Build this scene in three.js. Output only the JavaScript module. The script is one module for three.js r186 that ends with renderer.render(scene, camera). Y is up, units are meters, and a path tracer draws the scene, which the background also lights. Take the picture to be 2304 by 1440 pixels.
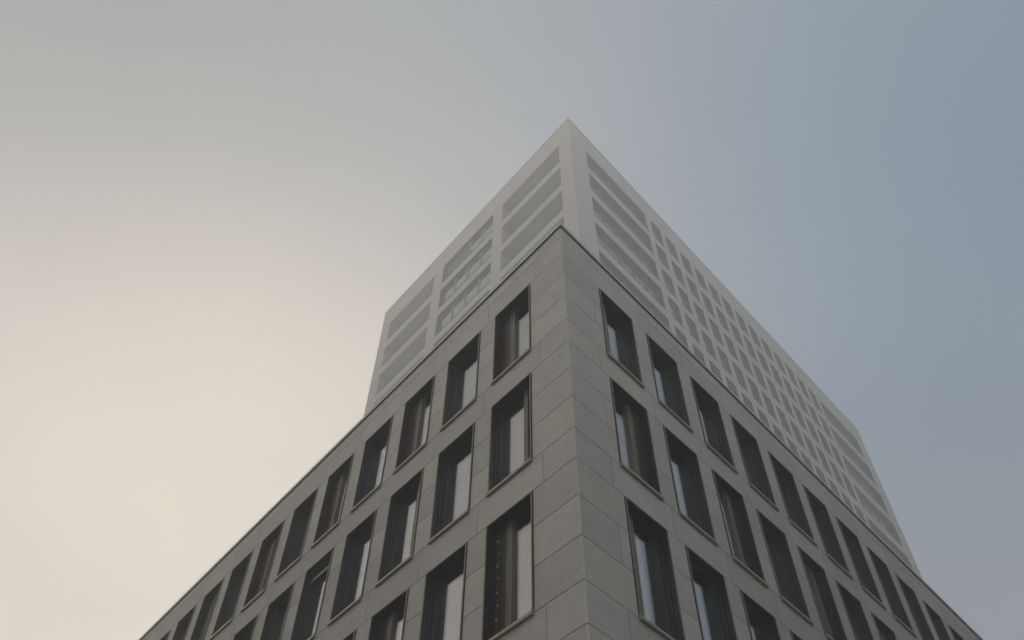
import * as THREE from 'three';
import { ImprovedNoise } from 'three/addons/math/ImprovedNoise.js';
import { mergeGeometries } from 'three/addons/utils/BufferGeometryUtils.js';

// ------------------------------------------------------------------ camera
const scene = new THREE.Scene();
const EYE = 1.6;                                   // eye height above the pavement
const camera = new THREE.PerspectiveCamera(40.995, 1.6, 0.1, 2000);
{
  const pitch = 0.91786, roll = 0.01594, cp = Math.cos(pitch), sp = Math.sin(pitch);
  const up = new THREE.Vector3(0, cp, sp);
  camera.position.set(0, EYE, 0);
  camera.up.copy(up.multiplyScalar(Math.cos(roll))).add(new THREE.Vector3(-Math.sin(roll), 0, 0));
  camera.lookAt(0, EYE + sp, -cp);
}
// ------------------------------------------------------------------ sky, sun, air, exposure
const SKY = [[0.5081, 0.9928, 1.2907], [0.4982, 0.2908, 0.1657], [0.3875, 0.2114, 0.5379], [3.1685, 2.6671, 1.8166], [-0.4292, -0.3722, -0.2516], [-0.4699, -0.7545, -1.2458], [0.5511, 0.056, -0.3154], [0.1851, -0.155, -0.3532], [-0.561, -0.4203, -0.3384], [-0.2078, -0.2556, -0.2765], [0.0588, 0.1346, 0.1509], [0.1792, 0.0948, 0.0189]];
const GLOW = new THREE.Vector3(-0.3427, 0.2924, -0.8928), FAR_SIDE = new THREE.Vector3(0.632, 0.707, -0.318);
const BANKS = [[-0.494, 0.83, -0.26], [0.484, 0.839, -0.248], [0.296, 0.782, -0.549], [-0.228, 0.762, -0.606]].map((v) => new THREE.Vector3(...v));            // broad banks of thinner and denser cloud
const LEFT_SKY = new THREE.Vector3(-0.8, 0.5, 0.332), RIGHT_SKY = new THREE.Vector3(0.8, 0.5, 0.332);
const SKY_GAIN = 1.0, SKY_LIFT = 0.0;
function skyColor(d, c) {
  const y = Math.max(d.y, 0), h = 1 - y, ct = d.dot(GLOW), wide = Math.exp(2.2 * (ct - 1));
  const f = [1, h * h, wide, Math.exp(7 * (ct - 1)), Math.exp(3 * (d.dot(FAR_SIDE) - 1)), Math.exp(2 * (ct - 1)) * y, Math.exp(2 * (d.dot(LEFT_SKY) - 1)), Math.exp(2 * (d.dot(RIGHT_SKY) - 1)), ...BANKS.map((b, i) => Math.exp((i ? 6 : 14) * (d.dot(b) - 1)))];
  let v = 0;
  for (let i = 0; i < f.length; i++) v += f[i] * SKY[i][c];
  return Math.max(0.02, v * SKY_GAIN + SKY_LIFT);
}
const billow = new ImprovedNoise();
function mist(d) {                                               // slow uneven banks of mist, drawn out sideways
  let v = 0, a = 0.09, k = 1.7;
  for (let i = 0; i < 4; i++, a *= 0.55, k *= 2.1) v += a * billow.noise(d.x * k + 3.1 * i, d.y * k * 1.5 + 0.4 * d.x * k, d.z * k + 7.7);
  return v;
}
{
  const W = 512, H = 256, data = new Float32Array(W * H * 4), d = new THREE.Vector3();
  for (let row = 0; row < H; row++) for (let col = 0; col < W; col++) {
    const el = ((row + 0.5) / H - 0.5) * Math.PI, az = ((col + 0.5) / W - 0.5) * 2 * Math.PI;
    d.set(Math.cos(az) * Math.cos(el), Math.sin(el), Math.sin(az) * Math.cos(el));
    if (d.y < 0) { d.y = 0; d.normalize(); }
    const m = mist(d);
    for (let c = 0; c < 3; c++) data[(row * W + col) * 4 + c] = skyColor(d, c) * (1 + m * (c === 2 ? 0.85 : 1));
    data[(row * W + col) * 4 + 3] = 1;
  }
  const t = new THREE.DataTexture(data, W, H, THREE.RGBAFormat, THREE.FloatType);
  t.mapping = THREE.EquirectangularReflectionMapping; t.magFilter = t.minFilter = THREE.LinearFilter; t.needsUpdate = true;
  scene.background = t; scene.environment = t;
}
const sun = new THREE.DirectionalLight(new THREE.Color(1.0, 0.88, 0.74), 1.5);   // veiled low sun behind the block, to the left
sun.position.set(-120, 60, -115); sun.target.position.set(0, 15, -25);
sun.castShadow = true; sun.shadow.radius = 40; sun.shadow.mapSize.set(2048, 2048);
Object.assign(sun.shadow.camera, { left: -90, right: 90, top: 90, bottom: -60, near: 1, far: 320 });
scene.add(sun, sun.target);
scene.fog = new THREE.FogExp2(new THREE.Color(1.0, 1.0, 0.975), 0.0083);
const renderer = new THREE.WebGLRenderer();
renderer.toneMapping = THREE.LinearToneMapping;
renderer.toneMappingExposure = 1.03;
renderer.shadowMap.enabled = true;

// ------------------------------------------------------------------ helpers
let seed = 7;
const rnd = () => { seed = (seed * 1664525 + 1013904223) >>> 0; return seed / 4294967296; };
function box(x0, x1, y0, y1, z0, z1, ou = 0, ov = 0) {          // uv in metres
  const g = new THREE.BoxGeometry(x1 - x0, y1 - y0, z1 - z0).translate((x0 + x1) / 2, (y0 + y1) / 2, (z0 + z1) / 2);
  metreUv(g, ou, ov);
  return g;
}
function metreUv(g, ou = 0, ov = 0) {
  const p = g.attributes.position, n = g.attributes.normal, uv = new Float32Array(p.count * 2);
  for (let i = 0; i < p.count; i++) {
    const ax = Math.abs(n.getX(i)), ay = Math.abs(n.getY(i)), az = Math.abs(n.getZ(i));
    uv[2 * i] = (ax > az && ax > ay ? p.getZ(i) : p.getX(i)) + ou;
    uv[2 * i + 1] = (ay > ax && ay > az ? p.getZ(i) : p.getY(i)) + ov;
  }
  g.setAttribute('uv', new THREE.BufferAttribute(uv, 2));
}
function prism(pts, y0, y1) {                                    // pts: [x, z] polygon seen from above, extruded in y
  const s = new THREE.Shape(pts.map(([x, z]) => new THREE.Vector2(x, -z)));
  const g = new THREE.ExtrudeGeometry(s, { depth: y1 - y0, bevelEnabled: false }).rotateX(-Math.PI / 2).translate(0, y0, 0);
  metreUv(g);
  return g;
}
const glazing = (w, h) => mergeGeometries([new THREE.PlaneGeometry(w, h), new THREE.PlaneGeometry(w, h).translate(0, 0, -0.014), new THREE.PlaneGeometry(w, h).translate(0, 0, -0.028)]);   // three sheets with gaps
const join = (list) => mergeGeometries(list.map((g) => (g.index ? g.toNonIndexed() : g)));
function add(parent, name, g, m) {
  const o = new THREE.Mesh(g, m); o.name = name; o.castShadow = o.receiveShadow = true; parent.add(o); return o;
}
function thing(name, label, category, position) {
  const o = new THREE.Group(); o.name = name; o.userData = { label, category }; o.position.copy(position); scene.add(o); return o;
}

// ------------------------------------------------------------------ procedural textures
function noiseTable(n, r) { const a = new Float32Array(n * n); for (let i = 0; i < a.length; i++) a[i] = r(); return a; }
function tileNoise(n, seedValue) {
  let s = seedValue; const r = () => { s = (s * 1664525 + 1013904223) >>> 0; return s / 4294967296; };
  const t = noiseTable(n, r);
  return (x, y) => {                                              // x, y in 0..1, wraps
    const fx = x * n, fy = y * n, ix = Math.floor(fx), iy = Math.floor(fy), a = fx - ix, b = fy - iy;
    const u = a * a * (3 - 2 * a), v = b * b * (3 - 2 * b), at = (i, j) => t[(((j % n) + n) % n) * n + (((i % n) + n) % n)];
    return (at(ix, iy) * (1 - u) + at(ix + 1, iy) * u) * (1 - v) + (at(ix, iy + 1) * (1 - u) + at(ix + 1, iy + 1) * u) * v;
  };
}
function dataTexture(N, fill, srgb, repeat) {
  const d = new Uint8Array(N * N * 4);
  for (let j = 0; j < N; j++) for (let i = 0; i < N; i++) {
    const c = fill(i / N, j / N), k = (j * N + i) * 4;
    d[k] = c[0]; d[k + 1] = c[1]; d[k + 2] = c[2]; d[k + 3] = 255;
  }
  const t = new THREE.DataTexture(d, N, N, THREE.RGBAFormat);
  t.wrapS = t.wrapT = THREE.RepeatWrapping; t.magFilter = THREE.LinearFilter; t.minFilter = THREE.LinearMipmapLinearFilter; t.generateMipmaps = true;
  if (srgb) t.colorSpace = THREE.SRGBColorSpace;
  t.repeat.set(repeat, repeat); t.needsUpdate = true;
  return t;
}
// limestone: bedding veins that run along the slab, cloudy patches, small pits and shell marks
const nA = tileNoise(6, 11), nB = tileNoise(24, 12), nC = tileNoise(96, 13), nD = tileNoise(512, 14), nE = tileNoise(64, 15), nF = tileNoise(256, 16);
function stoneHeight(x, y) {
  const warp = 0.035 * (nA(x, y) - 0.5) + 0.012 * (nB(x, y) - 0.5) + 0.06 * x * 0;
  const yy = y + warp;
  const vein = 0.55 * nE(x * 0.125, yy) + 0.45 * nF(x * 0.125, yy + 0.37);
  const cloud = 0.6 * nA(x + 0.3, y) + 0.4 * nB(x, y + 0.1);
  const pitSource = nC(x, y * 2 + 0.2), pit = pitSource > 0.93 && nB(x + 0.5, y) > 0.45 ? (pitSource - 0.93) / 0.07 : 0;
  return { vein, cloud, grain: nD(x, y), pit };
}
const stoneMap = dataTexture(1024, (x, y) => {
  const s = stoneHeight(x, y), v = 0.5 * (s.vein - 0.5) + 0.38 * (s.cloud - 0.5) + 0.14 * (s.grain - 0.5), k = 224 * (1 + 0.17 * v) * (1 - 0.3 * s.pit);
  return [k, k * 0.992 - 1 + 2.5 * (s.cloud - 0.5), k * 0.975 - 2];
}, true, 1 / 2.6);
const stoneBump = dataTexture(1024, (x, y) => { const s = stoneHeight(x, y), k = 150 + 60 * (s.vein - 0.5) + 40 * (s.grain - 0.5) - 120 * s.pit; return [k, k, k]; }, false, 1 / 2.6);
const renderMap = dataTexture(512, (x, y) => { const k = 236 + 16 * (nA(x, y) - 0.5) + 12 * (nB(x, y) - 0.5) + 10 * (nD(x, y) - 0.5); return [k, k, k]; }, true, 1 / 9);
const metalRough = dataTexture(256, (x, y) => { const k = 118 + 50 * (nB(x, y * 0.25) - 0.5) + 36 * (nF(x, y) - 0.5); return [k, k, k]; }, false, 1 / 1.3);
const pavingMap = dataTexture(512, (x, y) => { const k = 200 + 40 * (nA(x, y) - 0.5) + 30 * (nC(x, y) - 0.5); return [k, k, k]; }, true, 1 / 6);

// ------------------------------------------------------------------ materials
const STONE_TONES = [[0.552, 0.541, 0.521], [0.527, 0.517, 0.502], [0.58, 0.565, 0.536], [0.544, 0.525, 0.5], [0.566, 0.556, 0.539], [0.514, 0.503, 0.484]];
const stones = STONE_TONES.map((c) => new THREE.MeshStandardMaterial({ color: new THREE.Color(...c), map: stoneMap, bumpMap: stoneBump, bumpScale: 0.0015, roughness: 0.82 }));
const bronze = new THREE.MeshStandardMaterial({ color: new THREE.Color(0.19, 0.162, 0.112), metalness: 0.55, roughness: 0.9, roughnessMap: metalRough });
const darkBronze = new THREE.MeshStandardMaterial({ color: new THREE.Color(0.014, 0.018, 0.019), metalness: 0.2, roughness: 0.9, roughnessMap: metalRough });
const ventBronze = new THREE.MeshStandardMaterial({ color: new THREE.Color(0.055, 0.05, 0.037), metalness: 0.5, roughness: 0.9, roughnessMap: metalRough });
const sillBronze = new THREE.MeshStandardMaterial({ color: new THREE.Color(0.3, 0.262, 0.185), metalness: 0.5, roughness: 0.9, roughnessMap: metalRough });
const dullBronze = new THREE.MeshStandardMaterial({ color: new THREE.Color(0.13, 0.11, 0.076), metalness: 0.5, roughness: 0.9, roughnessMap: metalRough });
const litPostMetal = new THREE.MeshStandardMaterial({ color: new THREE.Color(0.3, 0.275, 0.225), metalness: 0.2, roughness: 0.8 });  // paler metal: the light caught by the left posts is put into the colour
const glass = new THREE.MeshPhysicalMaterial({ color: 0xffffff, transmission: 1, thickness: 0, roughness: 0, ior: 2.3 });
const zinc = new THREE.MeshStandardMaterial({ color: new THREE.Color(0.42, 0.44, 0.425), metalness: 0.4, roughness: 0.95, roughnessMap: metalRough });
const darkZinc = new THREE.MeshStandardMaterial({ color: new THREE.Color(0.09, 0.095, 0.095), metalness: 0.3, roughness: 0.8 });
const membrane = new THREE.MeshStandardMaterial({ color: new THREE.Color(0.03, 0.032, 0.034), roughness: 0.95 });
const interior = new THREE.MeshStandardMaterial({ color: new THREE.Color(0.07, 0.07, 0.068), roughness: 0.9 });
const concrete = new THREE.MeshStandardMaterial({ color: new THREE.Color(0.3, 0.295, 0.285), roughness: 0.9, map: renderMap });
const render = new THREE.MeshStandardMaterial({ color: new THREE.Color(0.5, 0.476, 0.432), roughness: 0.9, map: renderMap });
const paving = new THREE.MeshStandardMaterial({ color: new THREE.Color(0.26, 0.255, 0.245), roughness: 0.9, map: pavingMap });
const blindMat = new THREE.MeshStandardMaterial({ color: new THREE.Color(0.16, 0.17, 0.16), roughness: 0.6 });
const reflectionClothMat = new THREE.MeshStandardMaterial({ color: new THREE.Color(0.3, 0.315, 0.325), roughness: 0.95 });  // tone of reflected sky, put into a cloth colour
const bulbMat = new THREE.MeshPhysicalMaterial({ color: new THREE.Color(0.2, 0.21, 0.22), roughness: 0.25, clearcoat: 1 });

// ------------------------------------------------------------------ plan: two facades that meet at an acute corner
const DL = new THREE.Vector3(-0.63100523, 0, -0.77577858), DR = new THREE.Vector3(0.68403279, 0, -0.72945126);
const HALF = Math.acos(DL.dot(DR)) / 2, MITRE = 1 / Math.tan(HALF);
const SIDES = {                                                   // dir: how local x runs as the distance s from the corner grows
  left: { u: DL, dir: -1, turn: Math.atan2(DL.z, -DL.x), out: new THREE.Vector3(-0.77577858, 0, 0.63100523) },
  right: { u: DR, dir: 1, turn: Math.atan2(-DR.z, DR.x), out: new THREE.Vector3(0.72945126, 0, 0.68403279) },
};
function place(o, side, s, y, z = 0) {
  o.position.copy(side.u).multiplyScalar(s).addScaledVector(side.out, z); o.position.y = y; o.rotation.y = side.turn; return o;
}
const plan = (a, b) => [DL.x * a + DR.x * b, DL.z * a + DR.z * b];

// ------------------------------------------------------------------ ground
{
  const g = new THREE.PlaneGeometry(230, 230).rotateX(-Math.PI / 2); metreUv(g);
  const o = add(scene, 'pavement', g, paving); o.position.set(5, 0, -65); o.userData.kind = 'structure';
}

// ------------------------------------------------------------------ the stone office block
const TOP = 17.67447 + EYE, STOREY = 3.4, COURSE = 0.87177, SPANDREL = STOREY - 3 * COURSE, OPEN = 3 * COURSE;
const ROWS = 4, BAYS = 15, WING = 13, JOINT = 0.015, SLAB = 0.04;
SIDES.left.first = 1.20384; SIDES.left.pitch = 1.99362; SIDES.left.width = 1.39279;
SIDES.right.first = 1.41758; SIDES.right.pitch = 1.962; SIDES.right.width = 1.35961;
for (const k of ['left', 'right']) SIDES[k].length = SIDES[k].first + SIDES[k].pitch * BAYS + 0.6;
const COPING_Y = TOP + 1.235;
const corner = new THREE.Vector3(1.20346, 0, -11.42079);
const block = thing('office_block', 'stone clad office block with bronze windows standing at the front corner', 'building', corner);

// stone slabs ---------------------------------------------------------
const slabs = [];                                                 // {side, s0, s1, y0, y1, corner}
function slab(side, s0, s1, y0, y1) { slabs.push({ side, s0, s1, y0, y1 }); }
for (const side of [SIDES.left, SIDES.right]) {
  const { first, pitch, width, length } = side, right = side === SIDES.right, seam = first - 0.295;
  for (let r = 0; r < ROWS; r++) {
    const t = TOP - r * STOREY;
    for (let k = 0; k < 3; k++) {
      const y1 = t - k * COURSE, y0 = y1 - COURSE;
      if (right && k === 1) { slab(side, 0, seam, y0, y1); slab(side, seam, first, y0, y1); } else slab(side, 0, first, y0, y1);
      for (let b = 0; b < BAYS; b++) slab(side, first + pitch * b + width, b < BAYS - 1 ? first + pitch * (b + 1) : length, y0, y1);
    }
    const y1 = t - OPEN, y0 = y1 - SPANDREL;
    slab(side, 0, seam, y0, y1);
    for (let b = 0; b < BAYS; b++) slab(side, seam + pitch * b, b < BAYS - 1 ? seam + pitch * (b + 1) : length, y0, y1);
  }
  slab(side, 0, seam + pitch, TOP, TOP + 0.795);
  for (let b = 1; b < BAYS; b++) slab(side, seam + pitch * b, b < BAYS - 1 ? seam + pitch * (b + 1) : length, TOP, TOP + 0.795);
  const upper = first + 0.695;
  slab(side, 0, upper, TOP + 0.795, COPING_Y);
  for (let b = 0; b < BAYS; b++) slab(side, upper + pitch * b, b < BAYS - 1 ? upper + pitch * (b + 1) : length, TOP + 0.795, COPING_Y);
}
function slabGeometry(q, local) {
  const h = (q.y1 - q.y0 - JOINT) / 2, dir = q.side.dir, ou = rnd() * 2.6, ov = rnd() * 2.6, mid = (q.s0 + q.s1) / 2;
  let g;
  if (q.s0 > 0) {
    const w = (q.s1 - q.s0 - JOINT) / 2;
    g = box(-w, w, -h, h, -SLAB, 0, ou, ov);
  } else {                                                        // corner slab: mitred, with a small nosing chamfer
    const t = 0.03 * Math.cos(HALF), pts = [[q.s1 - JOINT / 2, 0], [0.031, 0], [t * Math.cos(HALF) + 0.001, t * Math.sin(HALF)], [SLAB * MITRE + 0.001, SLAB], [q.s1 - JOINT / 2, SLAB]];
    g = prism(pts.map(([s, d]) => [(s - mid) * dir, -d]), -h, h); metreUv(g, ou, ov);
    if (dir > 0) { /* winding is made right by ExtrudeGeometry */ }
  }
  if (local) return g;
  const m = new THREE.Mesh(g); place(m, q.side, mid, (q.y0 + q.y1) / 2); m.updateMatrix(); g.applyMatrix4(m.matrix);
  return g;
}
camera.updateMatrixWorld(true); camera.updateProjectionMatrix();
const probe = new THREE.Vector3();
for (const q of slabs) {                                          // how large each slab shows: the largest become parts of their own
  let seen = 0, x0 = 9, x1 = -9, y0 = 9, y1 = -9;
  for (const s of [q.s0, q.s1]) for (const y of [q.y0, q.y1]) {
    probe.copy(q.side.u).multiplyScalar(s).add(corner); probe.y = y; probe.project(camera);
    if (Math.abs(probe.x) < 1.05 && Math.abs(probe.y) < 1.05) seen++;
    x0 = Math.min(x0, probe.x); x1 = Math.max(x1, probe.x); y0 = Math.min(y0, probe.y); y1 = Math.max(y1, probe.y);
  }
  q.shown = seen ? (x1 - x0) * (y1 - y0) : 0;
}
slabs.sort((a, b) => b.shown - a.shown);
const rest = [];
slabs.forEach((q, i) => {
  if (i < 296 && q.shown > 0) {
    const o = add(block, 'stone_slab', slabGeometry(q, true), stones[Math.floor(rnd() * stones.length)]);
    place(o, q.side, (q.s0 + q.s1) / 2, (q.y0 + q.y1) / 2);
  } else rest.push(slabGeometry(q, false));
});
{
  const low = TOP - ROWS * STOREY;                                // plain courses below the last row of windows, out of the frame
  for (const side of [SIDES.left, SIDES.right]) for (let y = low; y > 0.2; y -= 0.9) for (let s = 0; s < side.length - 0.1; s += 2) {
    const q = { side, s0: s, s1: Math.min(s + 2, side.length), y0: Math.max(y - 0.9, 0.02), y1: y };
    rest.push(slabGeometry(q, false));
  }
  const o = add(block, 'stone_cladding', join(rest), stones[0]); o.userData.kind = 'stuff';
}
// wall core behind the slabs, with the window openings ---------------------------------------------------------
for (const side of [SIDES.left, SIDES.right]) {
  const { first, pitch, width, length, dir } = side, g = [], zf = -SLAB - 0.006, zb = -0.3;
  const span = (s0, s1, y0, y1) => {
    const q = box(Math.min(s0 * dir, s1 * dir), Math.max(s0 * dir, s1 * dir), y0, y1, zb, zf);
    if (s0 === 0) { const p = q.attributes.position; for (let i = 0; i < p.count; i++) if (Math.abs(p.getX(i)) < 0.01) p.setX(i, dir * -p.getZ(i) * (MITRE + 0.004)); }
    g.push(q);
  };
  span(0, length, 0, TOP - ROWS * STOREY + SPANDREL);
  for (let r = 0; r < ROWS; r++) {
    const t = TOP - r * STOREY, b = t - OPEN;
    if (r < ROWS - 1) span(0, length, b - SPANDREL, b);
    span(0, first, b, t);
    for (let k = 0; k < BAYS; k++) span(first + pitch * k + width, k < BAYS - 1 ? first + pitch * (k + 1) : length, b, t);
  }
  span(0, length, TOP, COPING_Y);
  place(add(block, 'wall_core', join(g), membrane), side, 0, 0);
}
// floors, roof and rear walls ---------------------------------------------------------
{
  const a = SIDES.left.length, b = SIDES.right.length, e = 0.42;
  const L = (y0, y1) => prism([plan(e, e), plan(e, b - 0.2), plan(WING - 0.2, b - 0.2), plan(WING - 0.2, WING - 0.2), plan(a - 0.2, WING - 0.2), plan(a - 0.2, e)], y0, y1);
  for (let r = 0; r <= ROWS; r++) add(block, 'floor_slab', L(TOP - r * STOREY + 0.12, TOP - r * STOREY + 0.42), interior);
  add(block, 'roof', prism([plan(e, e), plan(e, b - 0.2), plan(WING - 0.2, b - 0.2), plan(WING - 0.2, WING - 0.2), plan(a - 0.2, WING - 0.2), plan(a - 0.2, e)], TOP + 0.7, TOP + 0.95), membrane);
  const wall = (p) => add(block, 'rear_wall', prism(p, 0, COPING_Y), concrete);
  wall([plan(WING - 0.2, WING - 0.19), plan(WING, WING), plan(WING, b), plan(WING - 0.2, b)]);
  wall([plan(WING - 0.19, WING - 0.2), plan(a, WING - 0.2), plan(a, WING), plan(WING + 0.01, WING)]);
  wall([plan(0.31, b - 0.19), plan(WING - 0.21, b - 0.19), plan(WING - 0.21, b), plan(0.31, b)]);
  wall([plan(a - 0.19, 0.31), plan(a, 0.31), plan(a, WING - 0.21), plan(a - 0.19, WING - 0.21)]);
}
// metal coping in lengths with open seams ---------------------------------------------------------
for (const side of [SIDES.left, SIDES.right]) {
  const len = 3.05; let s0 = 0;
  while (s0 < side.length) {
    const s1 = Math.min(s0 + (s0 ? len : 1.7), side.length), d = side.dir, X = (a, b) => [Math.min(a * d, b * d), Math.max(a * d, b * d)];
    const piece = (zin, zout, y0, y1) => {
      const [x0, x1] = X(s0, s1 - 0.008), g = box(x0, x1, y0, y1, zin, zout), p = g.attributes.position;
      if (s0 === 0) for (let i = 0; i < p.count; i++) if (Math.abs(p.getX(i)) < 0.01) p.setX(i, -d * p.getZ(i) * MITRE);   // mitre at the corner
      return g;
    };
    const o = add(block, 'coping', join([piece(-0.4, 0.055, COPING_Y + 0.06, COPING_Y + 0.085), piece(0.038, 0.055, COPING_Y - 0.03, COPING_Y + 0.058)]), zinc);
    place(o, side, 0, 0);
    s0 = s1;
  }
}
// windows ---------------------------------------------------------
const GAP = 0.015, LIP = 0.012, PLATE = 0.022, GLASS_Z = -0.25;
const bars = new Map();
function windowGeometries(side, type) {
  const key = side.dir + type; if (bars.has(key)) return bars.get(key);
  const W = side.width, d = side.dir, H = OPEN, B = (t0, t1, y0, y1, z0, z1) => box(Math.min(t0 * d, t1 * d), Math.max(t0 * d, t1 * d), y0, y1, z0, z1);
  const i0 = GAP + PLATE, i1 = W - GAP - PLATE, top = -GAP - PLATE, bottom = -H + 0.012, f = 0.05;
  const q = {};
  const zs = -0.1, zi = -0.116, st = 0.014;                        // outer lining, shadow gap, inner lining a step further in
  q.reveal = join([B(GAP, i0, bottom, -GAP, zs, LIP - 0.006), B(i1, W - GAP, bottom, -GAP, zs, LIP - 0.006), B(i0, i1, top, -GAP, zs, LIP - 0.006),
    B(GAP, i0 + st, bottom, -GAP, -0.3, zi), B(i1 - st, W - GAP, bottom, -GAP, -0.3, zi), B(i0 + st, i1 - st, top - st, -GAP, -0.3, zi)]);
  q.lip = join([B(GAP - 0.002, i0 + 0.004, bottom, -GAP + 0.002, LIP - 0.006, LIP + 0.012), B(i1 - 0.004, W - GAP + 0.002, bottom, -GAP + 0.002, LIP - 0.006, LIP + 0.012), B(i0 + 0.004, i1 - 0.004, top - 0.004, -GAP + 0.002, LIP - 0.006, LIP + 0.012)]);
  q.sash = join([B(i0, i0 + f, bottom + 0.02, top, -0.29, -0.2), B(i1 - f, i1, bottom + 0.02, top, -0.29, -0.2), B(i0 + f, i1 - f, top - f, top, -0.29, -0.2), B(i0 + f, i1 - f, bottom + 0.02, bottom + 0.05, -0.29, -0.2)]);
  const wide = (t0, t1) => { const cx = ((t0 + t1) / 2) * d, cy = (top - f + bottom + 0.05) / 2; return glazing(t1 - t0, top - f - bottom - 0.05).translate(cx, cy, GLASS_Z); };
  const y0 = bottom + 0.05, y1 = top - f;
  if (type === 'far') {
    q.mullion = B(0.82, 0.985, y0, y1, -0.29, -0.185);
    q.vent = join([B(0.985, 1.0, y0, y1, -0.29, -0.225), B(1.004, i1 - f - 0.004, y0 + 0.005, y1 - 0.005, -0.28, -0.21)]);
    q.pane = wide(i0 + f, 0.82);
  } else if (type === 'near') {
    q.mullion = B(0.345, 0.47, y0, y1, -0.29, -0.185);
    q.vent = join([B(0.33, 0.345, y0, y1, -0.29, -0.225), B(i0 + f + 0.004, 0.326, y0 + 0.005, y1 - 0.005, -0.28, -0.21)]);
    q.pane = wide(0.47, i1 - f);
  } else q.pane = wide(i0 + f, i1 - f);
  q.sill = join([B(-0.004, W + 0.004, -H - 0.05, -H + 0.01, 0.004, 0.065), B(GAP, W - GAP, -H + 0.0, -H + 0.011, -0.3, 0.004), B(-0.004, 0.014, -H + 0.01, -H + 0.045, 0.004, 0.065), B(W - 0.014, W + 0.004, -H + 0.01, -H + 0.045, 0.004, 0.065)]);
  bars.set(key, q); return q;
}
const windowAt = {};
for (const [name, side] of Object.entries(SIDES)) for (let r = 0; r < ROWS; r++) for (let b = 0; b < BAYS; b++) {
  const far = name === 'left' ? r % 2 === 0 : r % 2 === 1, type = b % 2 ? 'plain' : far ? 'far' : 'near', q = windowGeometries(side, type);
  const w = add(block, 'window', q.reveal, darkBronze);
  place(w, side, side.first + side.pitch * b, TOP - r * STOREY);
  add(w, 'frame', q.lip, bronze); add(w, 'sash', q.sash, darkBronze); add(w, 'pane', q.pane, glass); add(w, 'sill', q.sill, sillBronze);
  if (q.mullion) { add(w, 'mullion', q.mullion, dullBronze); add(w, 'vent_panel', q.vent, ventBronze); }
  windowAt[name + r + '_' + b] = w;
}
// venetian blinds let down behind some panes, a blind rail under one window head
function blind(key, t0, t1, drop) {
  const w = windowAt[key], side = key.startsWith('left') ? SIDES.left : SIDES.right, g = [];
  for (let y = -0.12; y > -drop; y -= 0.075) { const s = box(-(t1 - t0) / 2, (t1 - t0) / 2, -0.002, 0.002, -0.035, 0.035); s.rotateX(0.5); s.translate(((t0 + t1) / 2) * side.dir, y, -0.4); g.push(s); }
  add(w, 'blind', join(g), blindMat);
}
blind('left1_0', 0.45, 1.32, 2.5); blind('left1_1', 0.1, 1.3, 2.5); blind('left2_1', 0.1, 1.3, 1.6); blind('right1_1', 0.1, 1.28, 2.5);
{
  const w = windowAt.left1_4, d = -1;
  add(w, 'blind_rail', box(-1.33, -0.06, -0.4, -0.3, -0.17, -0.13), bronze);
  const s = windowAt.left1_1;
  add(s, 'sensor', join([box(-1.16, -1.1, -0.085, -0.04, -0.02, 0.01), box(-1.14, -1.12, -0.12, -0.085, -0.01, 0.005)]), darkBronze);
}

// ------------------------------------------------------------------ things in the windows
{
  const c = thing('string_lights', 'string of small pale bulbs in the lowest window just left of the block corner', 'light', corner.clone());
  const p = new THREE.Object3D(); place(p, SIDES.left, SIDES.left.first + 1.155, TOP - 2 * STOREY, -0.14);
  c.position.add(p.position); c.rotation.y = SIDES.left.turn;
  const cable = [];
  for (const x of [-0.012, 0.012]) {
    const pts = []; for (let i = 0; i <= 26; i++) pts.push(new THREE.Vector3(x + 0.006 * Math.sin(i * 1.7 + x * 200), -0.1 - i * 0.094, 0.006 * Math.sin(i * 2.3)));
    cable.push(new THREE.TubeGeometry(new THREE.CatmullRomCurve3(pts), 52, 0.004, 6));
  }
  add(c, 'cable', join(cable), membrane);
  const bulb = new THREE.LatheGeometry([[0.001, -0.05], [0.012, -0.046], [0.021, -0.03], [0.022, -0.015], [0.014, 0.008], [0.009, 0.02], [0.009, 0.035], [0.001, 0.036]].map(([a, b]) => new THREE.Vector2(a, b)), 12);
  for (let i = 0; i < 8; i++) { const o = add(c, 'bulb', bulb, bulbMat); o.position.set(0.014 * (i % 2 ? 1 : -1), -0.42 - i * 0.285, 0.012); o.scale.setScalar(0.8); o.rotation.z = 0.3 * (i % 2 ? 1 : -1); }
}
{
  const c = thing('reflection_cloth', 'added grey cloth imitating sky reflected in the lowest window just right of the block corner', 'reflection_cloth', corner.clone());  // added cloth, standing in for sky mirrored in this pane
  const p = new THREE.Object3D(); place(p, SIDES.right, SIDES.right.first, TOP - 2 * STOREY, -0.42);
  c.position.add(p.position); c.rotation.y = SIDES.right.turn;
  const pts = []; for (let i = 0; i <= 44; i++) pts.push([0.42 + i * 0.0125, 0.026 * Math.sin(i * 1.05) + 0.006 * Math.sin(i * 2.7)]);
  const poly = [...pts, ...pts.slice().reverse().map(([x, z]) => [x, z - 0.006])];
  add(c, 'added_cloth', prism(poly, -2.55, -0.12), reflectionClothMat);
  add(c, 'rail', box(0.35, 1.1, -0.1, -0.07, -0.02, 0.02), bronze);
}

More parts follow.
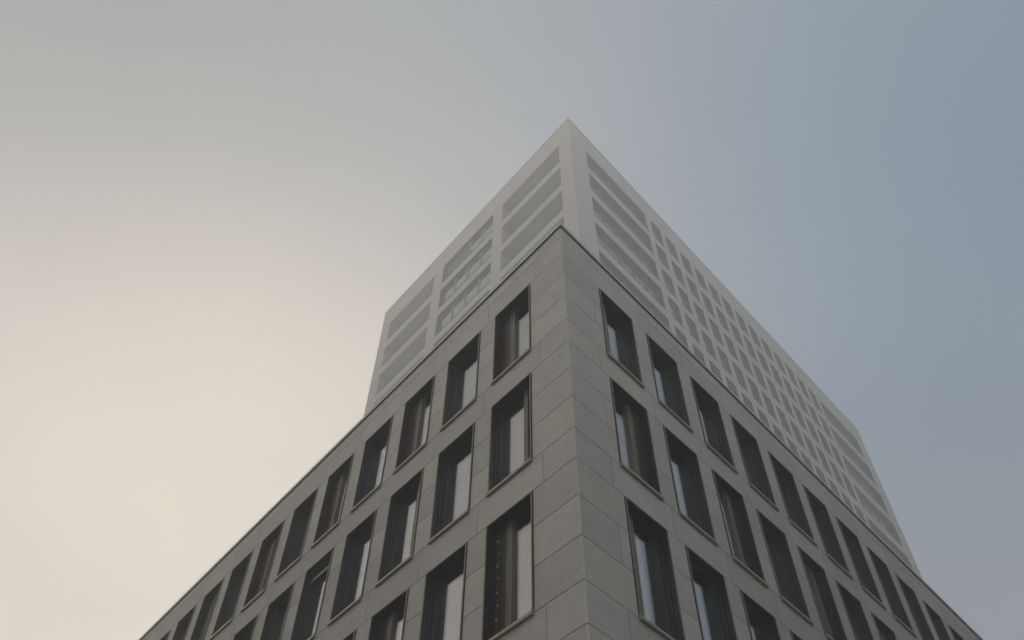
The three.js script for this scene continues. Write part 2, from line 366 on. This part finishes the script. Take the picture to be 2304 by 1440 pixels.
// ------------------------------------------------------------------ the tower behind, in the fog
const F = 2.3;                                                    // its plan and heights, in units of F metres
const TW = { x: 3.603 * F, z: -24.4835 * F, roof: 54.635 * F + EYE };
const tower = thing('tower', 'tall pale tower with grid of openings fading into fog behind block', 'tower', new THREE.Vector3(TW.x, 0, TW.z));
const T_ROWS = 8, T_STOREY = 3.033 * F, T_FIRST = 2.34 * F, T_OPEN = 2.235 * F, T_THICK = 0.75;
const baysOf = {
  left: { length: 21.8 * F, bays: [[1.107, 6.949, 'loggia'], [7.958, 13.744, 'glazed'], [14.857, 20.643, 'loggia']] },
  right: { length: 39.8 * F, bays: [[1.674, 8.152, 'glazed'], ...Array.from({ length: 13 }, (_, i) => [8.76 + 1.7745 * i, 8.76 + 1.7745 * i + 1.19, 'single']), [31.886, 38.176, 'glazed']] },
};
function facadeHole(shape, x0, x1, y0, y1) {
  const h = new THREE.Path(); h.moveTo(x0, y0); h.lineTo(x0, y1); h.lineTo(x1, y1); h.lineTo(x1, y0); h.closePath(); shape.holes.push(h);
}
for (const [name, side] of Object.entries(SIDES)) {
  const { length, bays } = baysOf[name], d = side.dir, X = (a, b) => [Math.min(a * d, b * d), Math.max(a * d, b * d)];
  const shape = new THREE.Shape(), [xa, xb] = X(0, length);
  shape.moveTo(xa, 0); shape.lineTo(xb, 0); shape.lineTo(xb, TW.roof); shape.lineTo(xa, TW.roof); shape.closePath();
  for (let r = 0; r < T_ROWS; r++) for (const [s0, s1] of bays) {
    const y1 = TW.roof - T_FIRST - r * T_STOREY; facadeHole(shape, ...X(s0 * F, s1 * F), y1 - T_OPEN, y1);
  }
  const g = new THREE.ExtrudeGeometry(shape, { depth: T_THICK, bevelEnabled: false }).translate(0, 0, -T_THICK), p = g.attributes.position;
  for (let i = 0; i < p.count; i++) if (Math.abs(p.getX(i)) < 1e-4) p.setX(i, d * -p.getZ(i) * (MITRE + 0.002));
  place(add(tower, 'wall', g, render), side, 0, 0);
  const [ca, cb] = X(0, length), cg = box(ca, cb, TW.roof, TW.roof + 0.14, -0.6, 0.1), cp2 = cg.attributes.position;
  for (let i = 0; i < cp2.count; i++) if (Math.abs(cp2.getX(i)) < 1e-4) cp2.setX(i, -d * cp2.getZ(i) * MITRE);
  place(add(tower, 'coping', cg, zinc), side, 0, 0);
  // openings
  for (let r = 0; r < T_ROWS; r++) for (const [a, b, kind] of bays) {
    const W = (b - a) * F, H = T_OPEN, B = (t0, t1, y0, y1, z0, z1) => box(...X(t0, t1), y0, y1, z0, z1), y = TW.roof - T_FIRST - r * T_STOREY;
    if (kind === 'loggia') {
      const D = 2.3;
      const l = add(tower, 'loggia', join([B(-0.06, -0.002, -H, 0, -D, -T_THICK - 0.002), B(W + 0.002, W + 0.06, -H, 0, -D, -T_THICK - 0.002), B(-0.06, W + 0.06, 0.002, 0.1, -D, -T_THICK - 0.002), B(-0.06, W + 0.06, -H - 0.1, -H - 0.002, -D, -T_THICK - 0.002)]), render);
      place(l, side, a * F, y);
      add(l, 'back_wall', B(-0.06, W + 0.06, -H, 0, -D - 0.1, -D - 0.002), render);
      add(l, 'parapet', B(0.01, W - 0.01, -H + 0.003, -H + 1.08, -0.48, -0.38), render);
      add(l, 'sill', B(0.004, W - 0.004, -H + 0.002, -H + 0.07, -0.37, 0.1), darkZinc);
    } else {
      const n = kind === 'glazed' ? (name === 'left' ? 4 : 5) : 1, f = 0.07, gz = kind === 'single' ? -0.5 : name === 'left' ? -0.52 : -0.62, post = 0.3;
      const w = add(tower, 'window', join([B(0.003, 0.035, -H + 0.09, -0.003, gz + 0.06, -0.012), B(W - 0.035, W - 0.003, -H + 0.09, -0.003, gz + 0.06, -0.012), B(0.035, W - 0.035, -0.035, -0.003, gz + 0.06, -0.012), B(0.003, f, -H + 0.06, -0.003, gz - 0.04, gz + 0.06), B(W - f, W - 0.003, -H + 0.06, -0.003, gz - 0.04, gz + 0.06), B(f, W - f, -f, -0.003, gz - 0.04, gz + 0.06), B(f, W - f, -H + 0.06, -H + 0.06 + f, gz - 0.04, gz + 0.06)]), darkBronze);
      place(w, side, a * F, y);
      add(w, 'sill', B(0.003, W - 0.003, -H + 0.003, -H + 0.055, gz - 0.04, 0.1), darkZinc);
      const cell = (W - 2 * f) / n;
      for (let i = 0; i < n; i++) {
        const t0 = f + i * cell + (i ? post / 2 : 0), t1 = f + (i + 1) * cell - (i < n - 1 ? post / 2 : 0);
        const shut = name === 'left' && r === 0 && i >= 2;          // two bays of the top row have their screens closed
        const pg = glazing(t1 - t0, H - 0.06 - 2 * f).translate(((t0 + t1) / 2) * d, (-f - H + 0.06 + f) / 2, gz);
        add(w, 'pane', pg, glass);
        if (shut) add(w, 'screen', B(t0 - (i === 3 ? post : 0), t1, -H + 0.14, -0.07, gz + 0.12, gz + 0.16), ventBronze);
        if (i < n - 1) add(w, 'mullion', join([B(t1, t1 + 0.09, -H + 0.06 + f, -f, gz - 0.04, gz + 0.12), B(t1 + 0.092, t1 + post - 0.092, -H + 0.06 + f, -f, gz - 0.03, gz + 0.02), B(t1 + post - 0.09, t1 + post, -H + 0.06 + f, -f, gz - 0.04, gz + 0.12)]), name === 'left' ? litPostMetal : dullBronze);  // left posts take the paler lit tone, right ones the dull bronze
      }
    }
  }
}
{
  const a = baysOf.left.length, b = baysOf.right.length, e = 1.2;
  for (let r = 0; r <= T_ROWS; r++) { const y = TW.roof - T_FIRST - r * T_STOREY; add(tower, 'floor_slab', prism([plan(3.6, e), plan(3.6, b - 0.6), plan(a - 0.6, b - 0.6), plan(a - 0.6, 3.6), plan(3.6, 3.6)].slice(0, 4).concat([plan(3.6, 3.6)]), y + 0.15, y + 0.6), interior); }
  add(tower, 'roof', prism([plan(0.7, 0.7), plan(0.7, b - 0.6), plan(a - 0.6, b - 0.6), plan(a - 0.6, 0.7)], TW.roof - 0.9, TW.roof - 0.5), membrane);
  add(tower, 'rear_wall', prism([plan(a, 0.6), plan(a, b), plan(a - 0.5, b), plan(a - 0.5, 0.6)], 0, TW.roof), render);
  add(tower, 'rear_wall', prism([plan(0.6, b), plan(a - 0.51, b), plan(a - 0.51, b - 0.5), plan(0.6, b - 0.5)], 0, TW.roof), render);
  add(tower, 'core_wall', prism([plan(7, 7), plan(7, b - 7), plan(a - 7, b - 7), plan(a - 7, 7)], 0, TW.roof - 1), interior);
}
// ------------------------------------------------------------------ unseen buildings added behind the camera to shade the lower floors
function addedShadeBuilding(label, stone, side, away, s0, s1, height, pitch) {
  const b = thing('added_shade_building', label, 'building', corner.clone().addScaledVector(side.out, away).addScaledVector(side.u, s0));
  b.rotation.y = side.turn + Math.PI;
  const L = s1 - s0, d = -side.dir, X = (a, c) => [Math.min(a * d, c * d), Math.max(a * d, c * d)], [xa, xb] = X(0, L), shape = new THREE.Shape();
  shape.moveTo(xa, 0); shape.lineTo(xb, 0); shape.lineTo(xb, height); shape.lineTo(xa, height); shape.closePath();
  const n = Math.floor((L - 1.2) / pitch);
  const open = [];
  for (let k = 0; k < 5; k++) for (let i = 0; i < n; i++) open.push([X(1 + i * pitch, 1 + i * pitch + 1.3), 1 + k * 3.5, 3.1 + k * 3.5]);
  for (const [x, y0, y1] of open) facadeHole(shape, x[0], x[1], y0, y1);
  add(b, 'wall', new THREE.ExtrudeGeometry(shape, { depth: 0.4, bevelEnabled: false }).translate(0, 0, -0.4), stone);
  add(b, 'rear_wall', box(xa, xb, 0, height - 0.1, -12, -0.6), concrete);
  for (const [x, y0, y1] of open) {
    const w = add(b, 'window', join([box(x[0], x[0] + 0.07, y0, y1, -0.3, -0.2), box(x[1] - 0.07, x[1], y0, y1, -0.3, -0.2), box(x[0] + 0.07, x[1] - 0.07, y1 - 0.07, y1, -0.3, -0.2), box(x[0] + 0.07, x[1] - 0.07, y0, y0 + 0.07, -0.3, -0.2)]), darkBronze);
    add(w, 'pane', glazing(x[1] - x[0] - 0.14, y1 - y0 - 0.14).translate((x[0] + x[1]) / 2, (y0 + y1) / 2, -0.25), glass);
  }
  add(b, 'coping', box(xa - 0.05, xb + 0.05, height, height + 0.1, -12.1, 0.08), zinc);
}
const brownStone = new THREE.MeshStandardMaterial({ color: new THREE.Color(0.25, 0.215, 0.18), map: renderMap, roughness: 0.9 }), greyStone = new THREE.MeshStandardMaterial({ color: new THREE.Color(0.235, 0.235, 0.235), map: renderMap, roughness: 0.9 });
addedShadeBuilding('unseen brown building added behind the viewer to shade the lower floors', brownStone, SIDES.left, 15.5, 3, 43, 20.5, 2.6);
addedShadeBuilding('unseen grey building added behind the viewer to shade the lower floors', greyStone, SIDES.right, 15.5, 3, 43, 20.5, 2.9);
scene.traverse((o) => { if (o.isMesh) o.castShadow = o.receiveShadow = true; });
renderer.render(scene, camera);
